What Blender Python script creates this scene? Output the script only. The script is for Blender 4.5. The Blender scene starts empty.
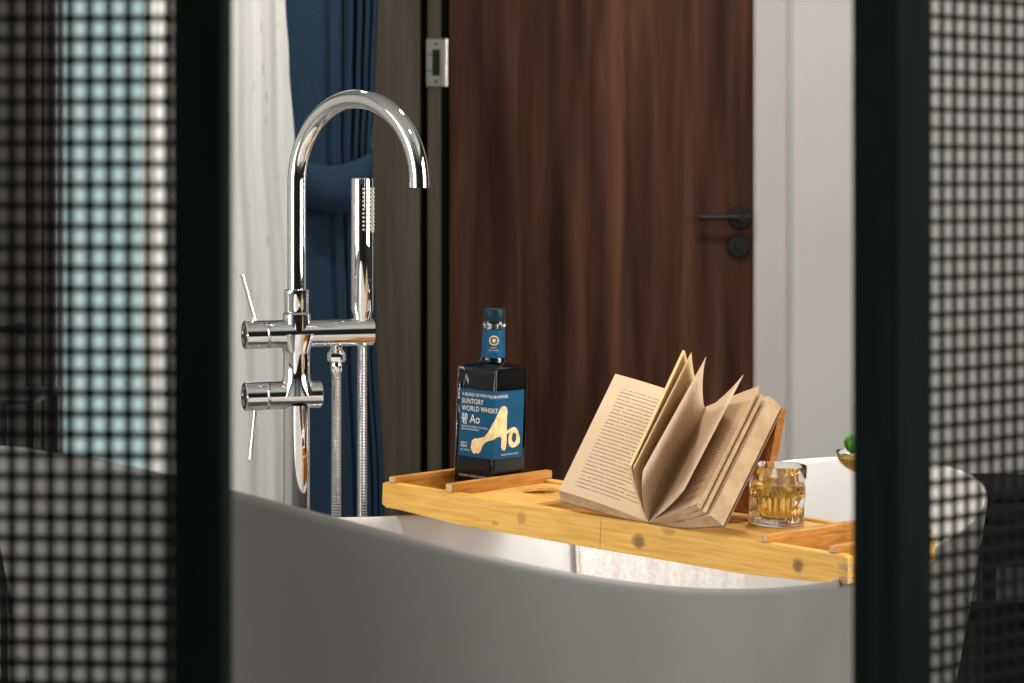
import bpy, bmesh, math, random
from math import sin, cos, pi, radians, sqrt
from mathutils import Vector, Matrix
random.seed(7)
SC = bpy.context.scene
COL = SC.collection
F, HY, CZ = 2100.0, 178.0, 1.08
CAM = Vector((0, 0, CZ))

def at(px, py, Y):
    return CAM + Vector(((px-512)/F, 1, -(py-HY)/F))*Y

# ------------------------------------------------------------------ materials
def mat(name, color=(.5, .5, .5), rough=.5, metal=0.0, **kw):
    m = bpy.data.materials.new(name); m.use_nodes = True
    b = m.node_tree.nodes['Principled BSDF']
    b.inputs['Base Color'].default_value = (*color, 1)
    b.inputs['Roughness'].default_value = rough
    b.inputs['Metallic'].default_value = metal
    for k, v in kw.items():
        b.inputs[k].default_value = v
    return m
def nodes(m): return m.node_tree.nodes, m.node_tree.links, m.node_tree.nodes['Principled BSDF']

def noisy(m, c1, c2, scale=(1, 1, 1), nscale=4.0, detail=4, bump=0.0, lo=.35, hi=.65, coord='Object', distort=0.0):
    n, l, b = nodes(m)
    tc = n.new('ShaderNodeTexCoord'); mp = n.new('ShaderNodeMapping'); mp.inputs['Scale'].default_value = scale
    t = n.new('ShaderNodeTexNoise'); t.inputs['Scale'].default_value = nscale; t.inputs['Detail'].default_value = detail
    t.inputs['Distortion'].default_value = distort
    r = n.new('ShaderNodeValToRGB'); r.color_ramp.elements[0].position = lo; r.color_ramp.elements[1].position = hi
    r.color_ramp.elements[0].color = (*c1, 1); r.color_ramp.elements[1].color = (*c2, 1)
    l.new(tc.outputs[coord], mp.inputs[0]); l.new(mp.outputs[0], t.inputs['Vector'])
    l.new(t.outputs['Fac'], r.inputs[0]); l.new(r.outputs[0], b.inputs['Base Color'])
    if bump:
        bp = n.new('ShaderNodeBump'); bp.inputs['Strength'].default_value = bump; bp.inputs['Distance'].default_value = .002
        l.new(t.outputs['Fac'], bp.inputs['Height']); l.new(bp.outputs[0], b.inputs['Normal'])
    return m, r

chrome = mat('chrome', (.86, .87, .88), .035, 1.0)
nickel = mat('brushed_nickel', (.72, .70, .66), .3, 1.0)
black_metal = mat('black_metal', (.010, .012, .011), .4, 0.0, **{'Specular IOR Level': .25})
frame_black = mat('frame_black_paint', (.012, .020, .017), .8, **{'Specular IOR Level': .03})
noisy(frame_black, (.004, .008, .0065), (.008, .014, .012), (30, 30, 2), 3)
mesh_black = mat('mesh_black_paint', (.006, .006, .0055), .7, **{'Specular IOR Level': .03})
white_wall = mat('white_wall_paint', (.6, .59, .57), .7)
noisy(white_wall, (.47, .46, .445), (.52, .51, .495), (1, 1, 1), 2.0, 5, .05)
casing_white = mat('casing_white', (.46, .41, .40), .6)
dark_room = mat('dark_room_paint', (.02, .019, .018), .8)
ceiling_m = mat('ceiling_paint', (.4, .4, .39), .8)
floor_m = mat('grey_stone_floor', (.2, .2, .19), .35)
noisy(floor_m, (.16, .16, .15), (.24, .235, .22), (1, 1, 1), 6, 6, .05)
tub_grey = mat('tub_grey_gloss', (.2, .195, .185), .42, **{'Specular IOR Level': .3})
noisy(tub_grey, (.172, .163, .150), (.20, .194, .183), (1, 1, .6), 3.0, 4)
tub_grey.node_tree.nodes['Principled BSDF'].inputs['Coat Weight'].default_value = .05
tub_white = mat('tub_white_acrylic', (.72, .71, .695), .14)

# bamboo with grain along local x
bamboo = mat('bamboo', (.7, .4, .1), .32)
def wood(m, stops, sc, knots=(), bands=None, axis=0, nscale=3.0):
    n, l, b = nodes(m)
    tc = n.new('ShaderNodeTexCoord'); mp = n.new('ShaderNodeMapping'); mp.inputs['Scale'].default_value = sc
    t = n.new('ShaderNodeTexNoise'); t.inputs['Scale'].default_value = nscale; t.inputs['Detail'].default_value = 6; t.inputs['Distortion'].default_value = .4
    r = n.new('ShaderNodeValToRGB')
    el = r.color_ramp.elements
    while len(el) < len(stops): el.new(.5)
    for e, (p, c) in zip(el, stops): e.position = p; e.color = (*c, 1)
    l.new(tc.outputs['Object'], mp.inputs[0]); l.new(mp.outputs[0], t.inputs['Vector']); l.new(t.outputs['Fac'], r.inputs[0])
    cur = r.outputs[0]
    if knots:
        sp = n.new('ShaderNodeSeparateXYZ'); l.new(tc.outputs['Object'], sp.inputs[0])
        kn = n.new('ShaderNodeTexNoise'); kn.inputs['Scale'].default_value = 260; l.new(tc.outputs['Object'], kn.inputs['Vector'])
        for (kx, kz, rx, rz, amt) in knots:
            cmb = n.new('ShaderNodeCombineXYZ')
            for i, (o, k0, kr) in enumerate((('X', kx, rx), ('Z', kz, rz))):
                a = n.new('ShaderNodeMath'); a.operation = 'SUBTRACT'; a.inputs[1].default_value = k0; l.new(sp.outputs[o], a.inputs[0])
                d = n.new('ShaderNodeMath'); d.operation = 'DIVIDE'; d.inputs[1].default_value = kr; l.new(a.outputs[0], d.inputs[0])
                l.new(d.outputs[0], cmb.inputs[i])
            ln = n.new('ShaderNodeVectorMath'); ln.operation = 'LENGTH'; l.new(cmb.outputs[0], ln.inputs[0])
            ad = n.new('ShaderNodeMath'); ad.operation = 'ADD'; l.new(ln.outputs['Value'], ad.inputs[0]); l.new(kn.outputs['Fac'], ad.inputs[1])
            mr = n.new('ShaderNodeMapRange'); mr.inputs[1].default_value = 1.05; mr.inputs[2].default_value = 1.55
            mr.inputs[3].default_value = amt; mr.inputs[4].default_value = 0; l.new(ad.outputs[0], mr.inputs[0])
            mx = n.new('ShaderNodeMix'); mx.data_type = 'RGBA'; l.new(mr.outputs[0], mx.inputs[0]); l.new(cur, mx.inputs[6])
            mx.inputs[7].default_value = (.16, .075, .03, 1); cur = mx.outputs[2]
    l.new(cur, b.inputs['Base Color'])
    return m
BST = [(.3, (.62, .30, .055)), (.5, (.74, .41, .10)), (.7, (.80, .50, .16))]
wood(bamboo, BST, (6, 60, 60))
bamboo_rail = mat('bamboo_front_rail', (.7, .4, .1), .32)
wood(bamboo_rail, [(.3, (.70, .36, .050)), (.5, (.82, .46, .090)), (.7, (.87, .54, .145))], (5, 60, 70), knots=[(.455, .012, .012, .011, .8), (.502, .031, .012, .007, .4), (.697, .015, .009, .010, .85), (.258, .017, .009, .010, .4), (.212, .004, .008, .004, .4)])
bamboo_v = mat('bamboo_cross_grain', (.7, .4, .1), .35)  # bars coloured darker to stand in for shade on their right-hand faces
wood(bamboo_v, [(.3, (.40, .15, .02)), (.5, (.50, .22, .038)), (.7, (.57, .28, .06))], (60, 6, 60))
bamboo_dark = mat('bamboo_shaded', (.5, .2, .04), .35)  # darker bamboo copy: shade of prop, rest and recess put into the colour
wood(bamboo_dark, [(.3, (.26, .085, .014)), (.5, (.35, .125, .022)), (.7, (.42, .17, .034))], (40, 5, 40))
bamboo_end = mat('bamboo_end_grain', (.62, .42, .2), .6)
noisy(bamboo_end, (.5, .3, .12), (.72, .5, .26), (1, 1, 1), 300, 3)

walnut = mat('walnut_door_veneer', (.1, .05, .03), .55, **{'Specular IOR Level': .12})
wood(walnut, [(.25, (.015, .006, .003)), (.42, (.038, .014, .007)), (.56, (.060, .024, .012)), (.78, (.120, .056, .029))], (9, 9, .55), nscale=2.2)
greywood = mat('grey_brown_wood', (.08, .07, .055), .55, **{'Specular IOR Level': .15})
wood(greywood, [(.3, (.045, .038, .028)), (.7, (.085, .070, .053))], (25, 25, .8), nscale=2.0)
dark_panel = mat('dark_wall_panel', (.065, .059, .056), .6)

blue_cloth = mat('blue_drape_cloth', (.02, .055, .12), .85)
noisy(blue_cloth, (.010, .022, .037), (.014, .030, .053), (1, 1, 1), 220, 3, .3)
blue_cloth.node_tree.nodes['Principled BSDF'].inputs['Specular IOR Level'].default_value = .05

# sheer curtain: diffuse + translucent with faint slubs
sheer = bpy.data.materials.new('white_sheer_cloth'); sheer.use_nodes = True
n, l = sheer.node_tree.nodes, sheer.node_tree.links
n.clear()
out = n.new('ShaderNodeOutputMaterial'); d = n.new('ShaderNodeBsdfDiffuse'); tr = n.new('ShaderNodeBsdfTranslucent'); mx = n.new('ShaderNodeMixShader')
tc = n.new('ShaderNodeTexCoord'); mp = n.new('ShaderNodeMapping'); mp.inputs['Scale'].default_value = (90, 20, 9)
t = n.new('ShaderNodeTexNoise'); t.inputs['Scale'].default_value = 1.6; t.inputs['Detail'].default_value = 2
r = n.new('ShaderNodeValToRGB'); r.color_ramp.elements[0].position = .68; r.color_ramp.elements[1].position = .76
r.color_ramp.elements[0].color = (.95, .94, .92, 1); r.color_ramp.elements[1].color = (.55, .56, .54, 1)
l.new(tc.outputs['Object'], mp.inputs[0]); l.new(mp.outputs[0], t.inputs['Vector']); l.new(t.outputs['Fac'], r.inputs[0])
l.new(r.outputs[0], d.inputs[0]); l.new(r.outputs[0], tr.inputs[0]); mx.inputs[0].default_value = .2
l.new(d.outputs[0], mx.inputs[1]); l.new(tr.outputs[0], mx.inputs[2]); l.new(mx.outputs[0], out.inputs[0])

frosted = mat('window_pane_glass', (.82, .95, .93), .35, 0, **{'Transmission Weight': 1.0, 'IOR': 1.1})
towel_m = mat('white_towel_cloth', (.80, .76, .74), .95)
noisy(towel_m, (.74, .69, .67), (.86, .82, .80), (1, 1, 1), 130, 5, .9)

glass = mat('clear_glass', (1, 1, 1), .02, 0, **{'Transmission Weight': 1.0, 'IOR': 1.47})
glass_b = mat('bottle_glass', (.93, .96, .96), .02, 0, **{'Transmission Weight': 1.0, 'IOR': 1.42})
liquid_dark = mat('dark_whisky', (.004, .004, .004), .15, **{'Specular IOR Level': .12})
whisky = mat('golden_whisky', (1.0, .72, .20), .03, 0, **{'Transmission Weight': .88, 'IOR': 1.3})
cocktail = mat('amber_cocktail', (.55, .36, .10), .1, 0, **{'Transmission Weight': .6, 'IOR': 1.3})
ice_m = mat('ice', (1, .93, .78), .15, 0, **{'Transmission Weight': .9, 'IOR': 1.15})
label_blue = mat('label_blue_paper', (.012, .11, .23), .55, **{'Specular IOR Level': .2})
noisy(label_blue, (.002, .062, .145), (.003, .078, .18), (1, 1, 1), 60, 3)
cap_blue = mat('cap_blue_foil', (.004, .022, .038), .45, **{'Specular IOR Level': .2})
gold = mat('gold_print', (.80, .60, .27), .45)
noisy(gold, (.76, .54, .22), (.95, .78, .42), (1, 1, 1), 90, 4)
cream_print = mat('cream_print', (.80, .80, .70), .6)
mint_m = mat('mint_leaf', (.05, .26, .03), .45)
noisy(mint_m, (.03, .16, .008), (.09, .32, .02), (1, 1, 1), 120, 3, .4)
rubber = mat('cream_rubber', (.62, .58, .44), .6)
towel_dark = mat('dark_towel_cloth', (.012, .013, .013), .95, **{'Specular IOR Level': .05})
cabinet_black = mat('cabinet_black_laquer', (.005, .006, .006), .5, **{'Specular IOR Level': .08})

# pages
paper_edge = mat('page_edge_paper', (.60, .42, .24), .85)
def edge_lines():
    n, l, b = nodes(paper_edge)
    tc = n.new('ShaderNodeTexCoord'); mp = n.new('ShaderNodeMapping'); mp.inputs['Scale'].default_value = (60, 60, 60)
    t = n.new('ShaderNodeTexNoise'); t.inputs['Scale'].default_value = 1; t.inputs['Detail'].default_value = 3
    r = n.new('ShaderNodeValToRGB'); r.color_ramp.elements[0].position = .35; r.color_ramp.elements[1].position = .65
    r.color_ramp.elements[0].color = (.46, .29, .15, 1); r.color_ramp.elements[1].color = (.56, .38, .22, 1)
    l.new(tc.outputs['Object'], mp.inputs[0]); l.new(mp.outputs[0], t.inputs['Vector']); l.new(t.outputs['Fac'], r.inputs[0]); l.new(r.outputs[0], b.inputs['Base Color'])
edge_lines()
def page_mat(name, base, x0, x1, y0, y1, rows, header=True, dark=(.10, .075, .055), seed=0.0, ink=.72):
    """Printed page: rows of word-like dashes from UV (u across, v up)."""
    m = mat(name, base, .85); n, l, b = nodes(m)
    tc = n.new('ShaderNodeTexCoord'); sp = n.new('ShaderNodeSeparateXYZ'); l.new(tc.outputs['UV'], sp.inputs[0])
    def M(op, a, bb=None, c=None):
        q = n.new('ShaderNodeMath'); q.operation = op
        for i, x in enumerate((a, bb, c)):
            if x is None: continue
            if isinstance(x, (int, float)): q.inputs[i].default_value = x
            else: l.new(x, q.inputs[i])
        return q.outputs[0]
    U, V = sp.outputs['X'], sp.outputs['Y']
    rr = M('MULTIPLY', V, rows); row = M('FLOOR', rr); fr = M('FRACT', rr)
    line = M('MULTIPLY', M('GREATER_THAN', fr, .34), M('LESS_THAN', fr, .66))
    cmb = n.new('ShaderNodeCombineXYZ'); l.new(M('MULTIPLY', U, 62), cmb.inputs[0]); l.new(M('MULTIPLY', row, 7.31), cmb.inputs[1]); cmb.inputs[2].default_value = seed
    t = n.new('ShaderNodeTexNoise'); t.inputs['Scale'].default_value = 1.0; t.inputs['Detail'].default_value = 2; l.new(cmb.outputs[0], t.inputs['Vector'])
    word = M('LESS_THAN', t.outputs['Fac'], .60)
    # ragged ends: last line of a paragraph stops early
    wn = n.new('ShaderNodeTexWhiteNoise'); wn.noise_dimensions = '1D'; l.new(M('ADD', row, seed), wn.inputs['W'])
    endu = M('SUBTRACT', x1, M('MULTIPLY', M('GREATER_THAN', wn.outputs['Value'], .80), M('MULTIPLY', wn.outputs['Value'], (x1-x0)*.4)))
    box = M('MULTIPLY', M('MULTIPLY', M('GREATER_THAN', U, x0), M('LESS_THAN', U, endu)), M('MULTIPLY', M('GREATER_THAN', V, y0), M('LESS_THAN', V, y1)))
    if header:
        h1 = M('MULTIPLY', M('GREATER_THAN', V, y1+.028), M('LESS_THAN', V, y1+.050))
        hx = M('ADD', M('MULTIPLY', M('GREATER_THAN', U, x0+.02), M('LESS_THAN', U, x0+.08)), M('MULTIPLY', M('GREATER_THAN', U, x0+(x1-x0)*.62), M('LESS_THAN', U, x1-.05)))
        box = M('MAXIMUM', box, M('MULTIPLY', h1, hx))
    fac = M('MULTIPLY', M('MULTIPLY', box, line), M('MULTIPLY', word, ink))
    mx = n.new('ShaderNodeMix'); mx.data_type = 'RGBA'; l.new(fac, mx.inputs[0])
    mx.inputs[6].default_value = (*base, 1); mx.inputs[7].default_value = (*dark, 1)
    l.new(mx.outputs[2], b.inputs['Base Color'])
    return m
PB = (.66, .49, .32)
page_left = page_mat('page_print_left', PB, .14, .93, .07, .90, 34, ink=.62)
page_a = page_mat('page_print_turned', (.66, .48, .26), .1, .72, .07, .86, 34, seed=3.0)
page_b = page_mat('page_print_fanned', (.64, .48, .33), .12, .86, .06, .84, 40, seed=9.0, ink=.6)
page_c = page_mat('page_chapter_blank', (.66, .50, .34), .55, .70, .815, .84, 34, header=False, seed=5.0)
page_d = page_mat('page_print_right', (.64, .47, .31), .12, .88, .07, .66, 30, header=False, seed=12.0, ink=.6)
page_plain = mat('page_paper', (.70, .54, .37), .85)
cover_m = mat('book_cover_card', (.34, .22, .14), .5)

# ------------------------------------------------------------------ object helpers
def link(name, me, m, parent=None):
    o = bpy.data.objects.new(name, me); COL.objects.link(o)
    if m is not None and not me.materials: me.materials.append(m)
    if parent is not None: o.parent = parent
    return o
def from_bm(name, bm, m, parent=None, smooth=False, auto=None):
    bmesh.ops.recalc_face_normals(bm, faces=bm.faces)
    me = bpy.data.meshes.new(name); bm.to_mesh(me); bm.free()
    if smooth:
        me.polygons.foreach_set('use_smooth', [True]*len(me.polygons))
        if auto is not None: me.set_sharp_from_angle(angle=radians(auto))
    return link(name, me, m, parent)
def thing(name, label, cat, loc=(0, 0, 0), group=None, mw=None):
    o = bpy.data.objects.new(name, None); COL.objects.link(o); o.empty_display_size = .05
    if mw is not None: o.matrix_world = mw
    else: o.location = loc
    o['label'] = label; o['category'] = cat
    if group: o['group'] = group
    return o
def tag(o, label, cat, group=None):
    o['label'] = label; o['category'] = cat
    if group: o['group'] = group
    return o
def struct(o): o['kind'] = 'structure'; return o

def box(bm, x0, x1, y0, y1, z0, z1, M=None, bev=0.0):
    vs = [bm.verts.new((x, y, z)) for x in (x0, x1) for y in (y0, y1) for z in (z0, z1)]
    fs = [(0, 1, 3, 2), (4, 6, 7, 5), (0, 4, 5, 1), (2, 3, 7, 6), (0, 2, 6, 4), (1, 5, 7, 3)]
    nf = [bm.faces.new([vs[i] for i in f]) for f in fs]
    if bev:
        es = set(e for f in nf for e in f.edges)
        g = bmesh.ops.bevel(bm, geom=list(es), offset=bev, segments=2, profile=.6, affect='EDGES')
        vs = list(set(v for f in g['faces'] for v in f.verts) | set(v for v in vs if v.is_valid))
    if M is not None:
        bmesh.ops.transform(bm, matrix=M, verts=[v for v in vs if v.is_valid])
def bx(name, dims, m, parent=None, bev=0.0, M=None):
    bm = bmesh.new(); box(bm, *dims, M=M, bev=bev); return from_bm(name, bm, m, parent)
def lathe(bm, prof, seg=48, c=(0, 0, 0), axis=None, rfun=None, closed=False):
    """prof: (r, h) list revolved about axis (default z) through c."""
    c = Vector(c)
    if axis is None: R = Matrix.Identity(3)
    else: R = Vector((0, 0, 1)).rotation_difference(Vector(axis)).to_matrix()
    rings = []
    for (r, h) in prof:
        if r < 1e-6: rings.append([bm.verts.new(c+R@Vector((0, 0, h)))]); continue
        ring = []
        for i in range(seg):
            a = 2*pi*i/seg; rr = r if rfun is None else rfun(r, h, a)
            ring.append(bm.verts.new(c+R@Vector((rr*cos(a), rr*sin(a), h))))
        rings.append(ring)
    pairs = list(zip(rings, rings[1:]))
    if closed: pairs.append((rings[-1], rings[0]))
    for A, B in pairs:
        for i in range(seg):
            j = (i+1) % seg
            if len(A) == 1 and len(B) == 1: break
            if len(A) == 1: bm.faces.new((A[0], B[i], B[j]))
            elif len(B) == 1: bm.faces.new((A[i], A[j], B[0]))
            else: bm.faces.new((A[i], A[j], B[j], B[i]))
def tube(bm, pts, rad, seg=20, caps=True):
    pts = [Vector(p) for p in pts]; n_ = len(pts)
    R = rad if callable(rad) else (lambda i: rad)
    up = None; rings = []
    for i, p in enumerate(pts):
        t_ = (pts[min(i+1, n_-1)]-pts[max(i-1, 0)]).normalized()
        if up is None:
            up = Vector((0, 0, 1)) if abs(t_.z) < .9 else Vector((0, 1, 0))
        x = (up - t_*up.dot(t_)).normalized(); y = t_.cross(x); up = x
        rings.append([bm.verts.new(p+(x*cos(2*pi*k/seg)+y*sin(2*pi*k/seg))*R(i)) for k in range(seg)])
    for A, B in zip(rings, rings[1:]):
        for k in range(seg): bm.faces.new((A[k], A[(k+1) % seg], B[(k+1) % seg], B[k]))
    if caps: bm.faces.new(rings[0][::-1]); bm.faces.new(rings[-1])
def bez(p0, p1, p2, n_=10):
    return [tuple((1-t)**2*a+2*t*(1-t)*b+t*t*c for a, b, c in zip(p0, p1, p2)) for t in [i/n_ for i in range(n_+1)]]

# ================================================================== SETTING
XL, XR, YB, YF, ZC = -2.4, 2.3, 5.25, -2.2, 2.7
struct(bx('floor', (XL-.1, XR+.1, YF-.1, 6.0, -.1, 0), floor_m))
struct(bx('ceiling', (XL-.1, XR+.1, YF-.1, 6.0, ZC, ZC+.1), ceiling_m))
W3 = (.9, 2.7, .75, 2.35)
bm = bmesh.new()
box(bm, XR, XR+.1, YF, W3[0], 0, ZC); box(bm, XR, XR+.1, W3[1], 6.0, 0, ZC)
box(bm, XR, XR+.1, W3[0], W3[1], 0, W3[2]); box(bm, XR, XR+.1, W3[0], W3[1], W3[3], ZC)
struct(from_bm('wall_right', bm, dark_room))
w3 = thing('fill_window_right', '', '', (XR, 1.8, .75)); del w3['label']; del w3['category']; struct(w3)  # unseen window added so fill light can enter from the right
bm = bmesh.new()
box(bm, .03, .08, -.9, -.84, 0, 1.6); box(bm, .03, .08, .84, .9, 0, 1.6); box(bm, .03, .08, -.03, .03, 0, 1.6)
box(bm, .03, .08, -.9, .9, 0, .06); box(bm, .03, .08, -.9, .9, 1.54, 1.6)
from_bm('window_frame', bm, black_metal, w3)
struct(bx('wall_front', (XL, XR, YF-.1, YF, 0, ZC), dark_room))
# wall_left with an opening for the added unseen fill window, fill_window_left
W2 = (-.1, 2.1, .55, 2.35)
bm = bmesh.new()
box(bm, XL-.1, XL, YF, W2[0], 0, ZC); box(bm, XL-.1, XL, W2[1], 6.0, 0, ZC)
box(bm, XL-.1, XL, W2[0], W2[1], 0, W2[2]); box(bm, XL-.1, XL, W2[0], W2[1], W2[3], ZC)
struct(from_bm('wall_left', bm, white_wall))
w2 = thing('fill_window_left', 'added unseen side window for fill light', 'window', (XL, 1.0, .55)); del w2['label']; del w2['category']; struct(w2)  # unseen window, added to let fill light in from the left
bm = bmesh.new()
box(bm, -.08, -.03, -1.1, -1.04, 0, 1.8); box(bm, -.08, -.03, 1.04, 1.1, 0, 1.8); box(bm, -.08, -.03, -.03, .03, 0, 1.8)
box(bm, -.08, -.03, -1.1, 1.1, 0, .06); box(bm, -.08, -.03, -1.1, 1.1, 1.74, 1.8)
from_bm('window_frame', bm, black_metal, w2)

# wall_back, with the door opening and a window opening left of it
DX0, DX1 = -.1625, .602          # door leaf
WX0, WX1, WZ0, WZ1 = -1.14, -.42, .25, 2.35
bm = bmesh.new()
box(bm, DX1, XR, YB-.02, YB+.1, 0, ZC)
box(bm, DX0-.05, DX1, YB, YB+.1, 2.12, ZC)
box(bm, -1.6, WX0, YB, YB+.1, 0, ZC)
box(bm, WX0, WX1, YB, YB+.1, 0, WZ0); box(bm, WX0, WX1, YB, YB+.1, WZ1, ZC)
box(bm, WX1, DX0-.05, YB, YB+.1, 0, ZC); box(bm, XL, -1.6, YB, YB+.1, 0, ZC)
struct(from_bm('wall_back', bm, white_wall))
struct(bx('trim_1', (DX1+.002, DX1+.078, YB-.04, YB-.02, 0, 2.16), casing_white, bev=.002))
# grey-brown wood panel between the drape and the door
struct(bx('trim_2', (-.345, -.228, YB-.06, YB, 0, ZC), greywood, bev=.002))
# dark wall panelling left of the window (three boards with open joints)
bm = bmesh.new()
for x0, x1 in ((-2.39, -1.46), (-1.452, -1.205), (-1.197, -1.168), (-1.160, -1.143)):
    box(bm, x0, x1, YB-.04, YB, 0, ZC)
struct(from_bm('trim_3', bm, dark_panel))
w1 = thing('window_1', '', '', ((WX0+WX1)/2, YB+.04, WZ0)); del w1['label']; del w1['category']; struct(w1)
hw = (WX1-WX0)/2
bm = bmesh.new()
for a, b_, c_, d_ in ((-hw, -hw+.003, 0, WZ1-WZ0), (hw-.03, hw, 0, WZ1-WZ0), (-hw, hw, 0, .04), (-hw, hw, WZ1-WZ0-.04, WZ1-WZ0)):
    box(bm, a, b_, -.02, .02, c_, d_)
from_bm('window_frame', bm, dark_panel, w1)
bx('window_pane', (-hw+.003, hw-.02, -.004, .004, .03, WZ1-WZ0-.03), frosted, w1)

# door_1: leaf, jamb, hinge, lever, lock
d1 = thing('door_1', '', '', (DX0, YB, 0)); del d1['label']; del d1['category']; struct(d1)
bx('door_leaf', (.006, DX1-DX0-.002, -.012, .03, .006, 2.10), walnut, d1, bev=.002)
bm = bmesh.new()
box(bm, -.048, -.014, -.03, .06, 0, 2.13, bev=.002)
box(bm, -.014, -.006, .004, .06, 0, 2.13)
box(bm, -.048, DX1-DX0, .0, .06, 2.105, 2.135)
from_bm('door_frame', bm, greywood, d1)
bm = bmesh.new(); box(bm, -.068, -.0485, -.01, .05, 0, 2.1); box(bm, -.0135, .0055, .0, .05, 0, 2.1)
from_bm('door_gap_shade', bm, mat('gap_shade_black', (.004, .004, .004), .9, **{'Specular IOR Level': .03}), d1)  # black strips fill the jamb gaps, standing in for their shade
s = YB/F
hz0, hz1 = CZ-(87-HY)*s, CZ-(40-HY)*s
hx0, hx1 = (427-512)*s-DX0, (447-512)*s-DX0
bm = bmesh.new()
Hh = hz1-hz0
box(bm, hx0, hx0+.014, -.036, -.030, hz0+Hh*.22, hz1-Hh*.22)
box(bm, hx0, hx1-.004, -.036, -.030, hz0, hz0+Hh*.22); box(bm, hx0, hx1-.004, -.036, -.030, hz1-Hh*.22, hz1)
box(bm, hx1-.016, hx1-.004, -.036, -.030, hz0+Hh*.22, hz1-Hh*.22)
lathe(bm, [(0, 0), (.006, 0), (.006, Hh), (0, Hh)], 16, (hx1-.001, -.036, hz0))
hg = from_bm('door_hinge', bm, nickel, d1, True, 30)
bm = bmesh.new()
for zz in (hz0+.012, hz1-.012):
    lathe(bm, [(0, .001), (.0035, .001), (.0035, 0)], 12, (hx0+.024, -.036, zz), (0, -1, 0))
for zz in (hz0+Hh*.33, hz1-Hh*.33): box(bm, hx0+.001, hx0+.014, -.0368, -.0362, zz-.001, zz+.001)
from_bm('screw', bm, black_metal, hg)
bx('slot', (hx0+.0145, hx1-.0165, -.0315, -.0305, hz0+Hh*.225, hz1-Hh*.225), black_metal, hg)
hx, hz = (739-512)*s-DX0, CZ-(217-HY)*s
bm = bmesh.new()
lathe(bm, [(0, 0), (.029, 0), (.029, .007), (.027, .010), (0, .010)], 40, (hx, -.012, hz), (0, -1, 0))
lathe(bm, [(.009, 0), (.009, .045), (0, .045)], 20, (hx, -.02, hz), (0, -1, 0))
tube(bm, [(hx+.020, -.058, hz), (hx-.03, -.058, hz), (hx-.105, -.058, hz)], .0072, 20)
from_bm('door_handle', bm, black_metal, d1, True, 40)
bm = bmesh.new()
lathe(bm, [(0, 0), (.028, 0), (.028, .012), (.026, .015), (.010, .015), (.010, .024), (0, .024)], 40, (hx-.003, -.012, CZ-(245.5-HY)*s), (0, -1, 0))
from_bm('door_lock', bm, black_metal, d1, True, 40)

# ================================================================== CURTAINS
def drape_mesh(zs, left, right, y0, folds, amp, nx=120, bias=1.0, ph=0.0):
    bm = bmesh.new(); rows = []
    for z in zs:
        L_, R_ = left(z), right(z); row = []
        for i in range(nx+1):
            s_ = i/nx; q = s_**bias
            x = L_+(R_-L_)*s_
            y = y0+amp(z, s_)*sin(2*pi*folds*q+ph+.25*sin(z*2.3))+.3*amp(z, s_)*sin(2*pi*folds*2.3*q+1+z)
            row.append(bm.verts.new((x, y, z)))
        rows.append(row)
    for A, B in zip(rows, rows[1:]):
        for i in range(nx): bm.faces.new((A[i], A[i+1], B[i+1], B[i]))
    return bm
def lerp(tab):
    def f(z):
        for (z0, v0), (z1, v1) in zip(tab, tab[1:]):
            if z <= z1:
                t = max(0, min(1, (z-z0)/(z1-z0))); t = t*t*(3-2*t); return v0+(v1-v0)*t
        return tab[-1][1]
    return f
YD = 4.6; sD = YD/F
def zD(py): return CZ-(py-HY)*sD
def xD(px): return (px-512)*sD
zs = [.03+(2.6-.03)*i/150 for i in range(151)]
lf = lerp([(0, xD(306)), (zD(330), xD(304)), (zD(215), xD(302)), (zD(185), xD(302)), (zD(150), xD(295)), (zD(60), xD(289)), (zD(0), xD(285.5)), (2.6, xD(262))])
rf = lerp([(0, xD(394)), (zD(500), xD(383)), (zD(330), xD(375)), (zD(215), xD(370)), (zD(185), xD(368)), (zD(150), xD(370)), (zD(80), xD(374)), (zD(0), xD(377)), (2.6, xD(385))])
amp = lambda z, s_: .002+.015*s_**1.5 if z > zD(150) else .004+.005*s_
bm = drape_mesh(zs, lf, rf, YD, 5, amp, 140, 3.0)
o = from_bm('blue_drape', bm, blue_cloth, None, True)
md = o.modifiers.new('thick', 'SOLIDIFY'); md.thickness = .003
tag(o, 'navy blue drape gathered with a tieback behind the chrome faucet', 'curtain')
# tieback band, a child of nothing: it moves with the drape
bm = bmesh.new()
NB = 60; rows = []
for k in range(2*NB):
    a = 2*pi*k/(2*NB)
    cx_ = (xD(300)+xD(371))/2; rx = (xD(372)-xD(298))/2
    x = cx_+rx*cos(a); y = YD-.002+.05*sin(a)
    u_ = cos(a)
    topy = 166-13*max(0, u_)**1.6+ -6*max(0, -u_)**1.5 + (0 if sin(a) < 0 else -4)
    boty = 212-4*max(0, -u_) - 22*max(0, u_)**3
    rows.append((bm.verts.new((x, y, zD(boty))), bm.verts.new((x*1, y*1+.004, zD((boty+topy)/2))), bm.verts.new((x, y, zD(topy)))))
for k in range(2*NB):
    A, B = rows[k], rows[(k+1) % (2*NB)]
    for q in range(2): bm.faces.new((A[q], B[q], B[q+1], A[q+1]))
tb = from_bm('tieback', bm, blue_cloth, o, True)
md = tb.modifiers.new('thick', 'SOLIDIFY'); md.thickness = .004

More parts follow.
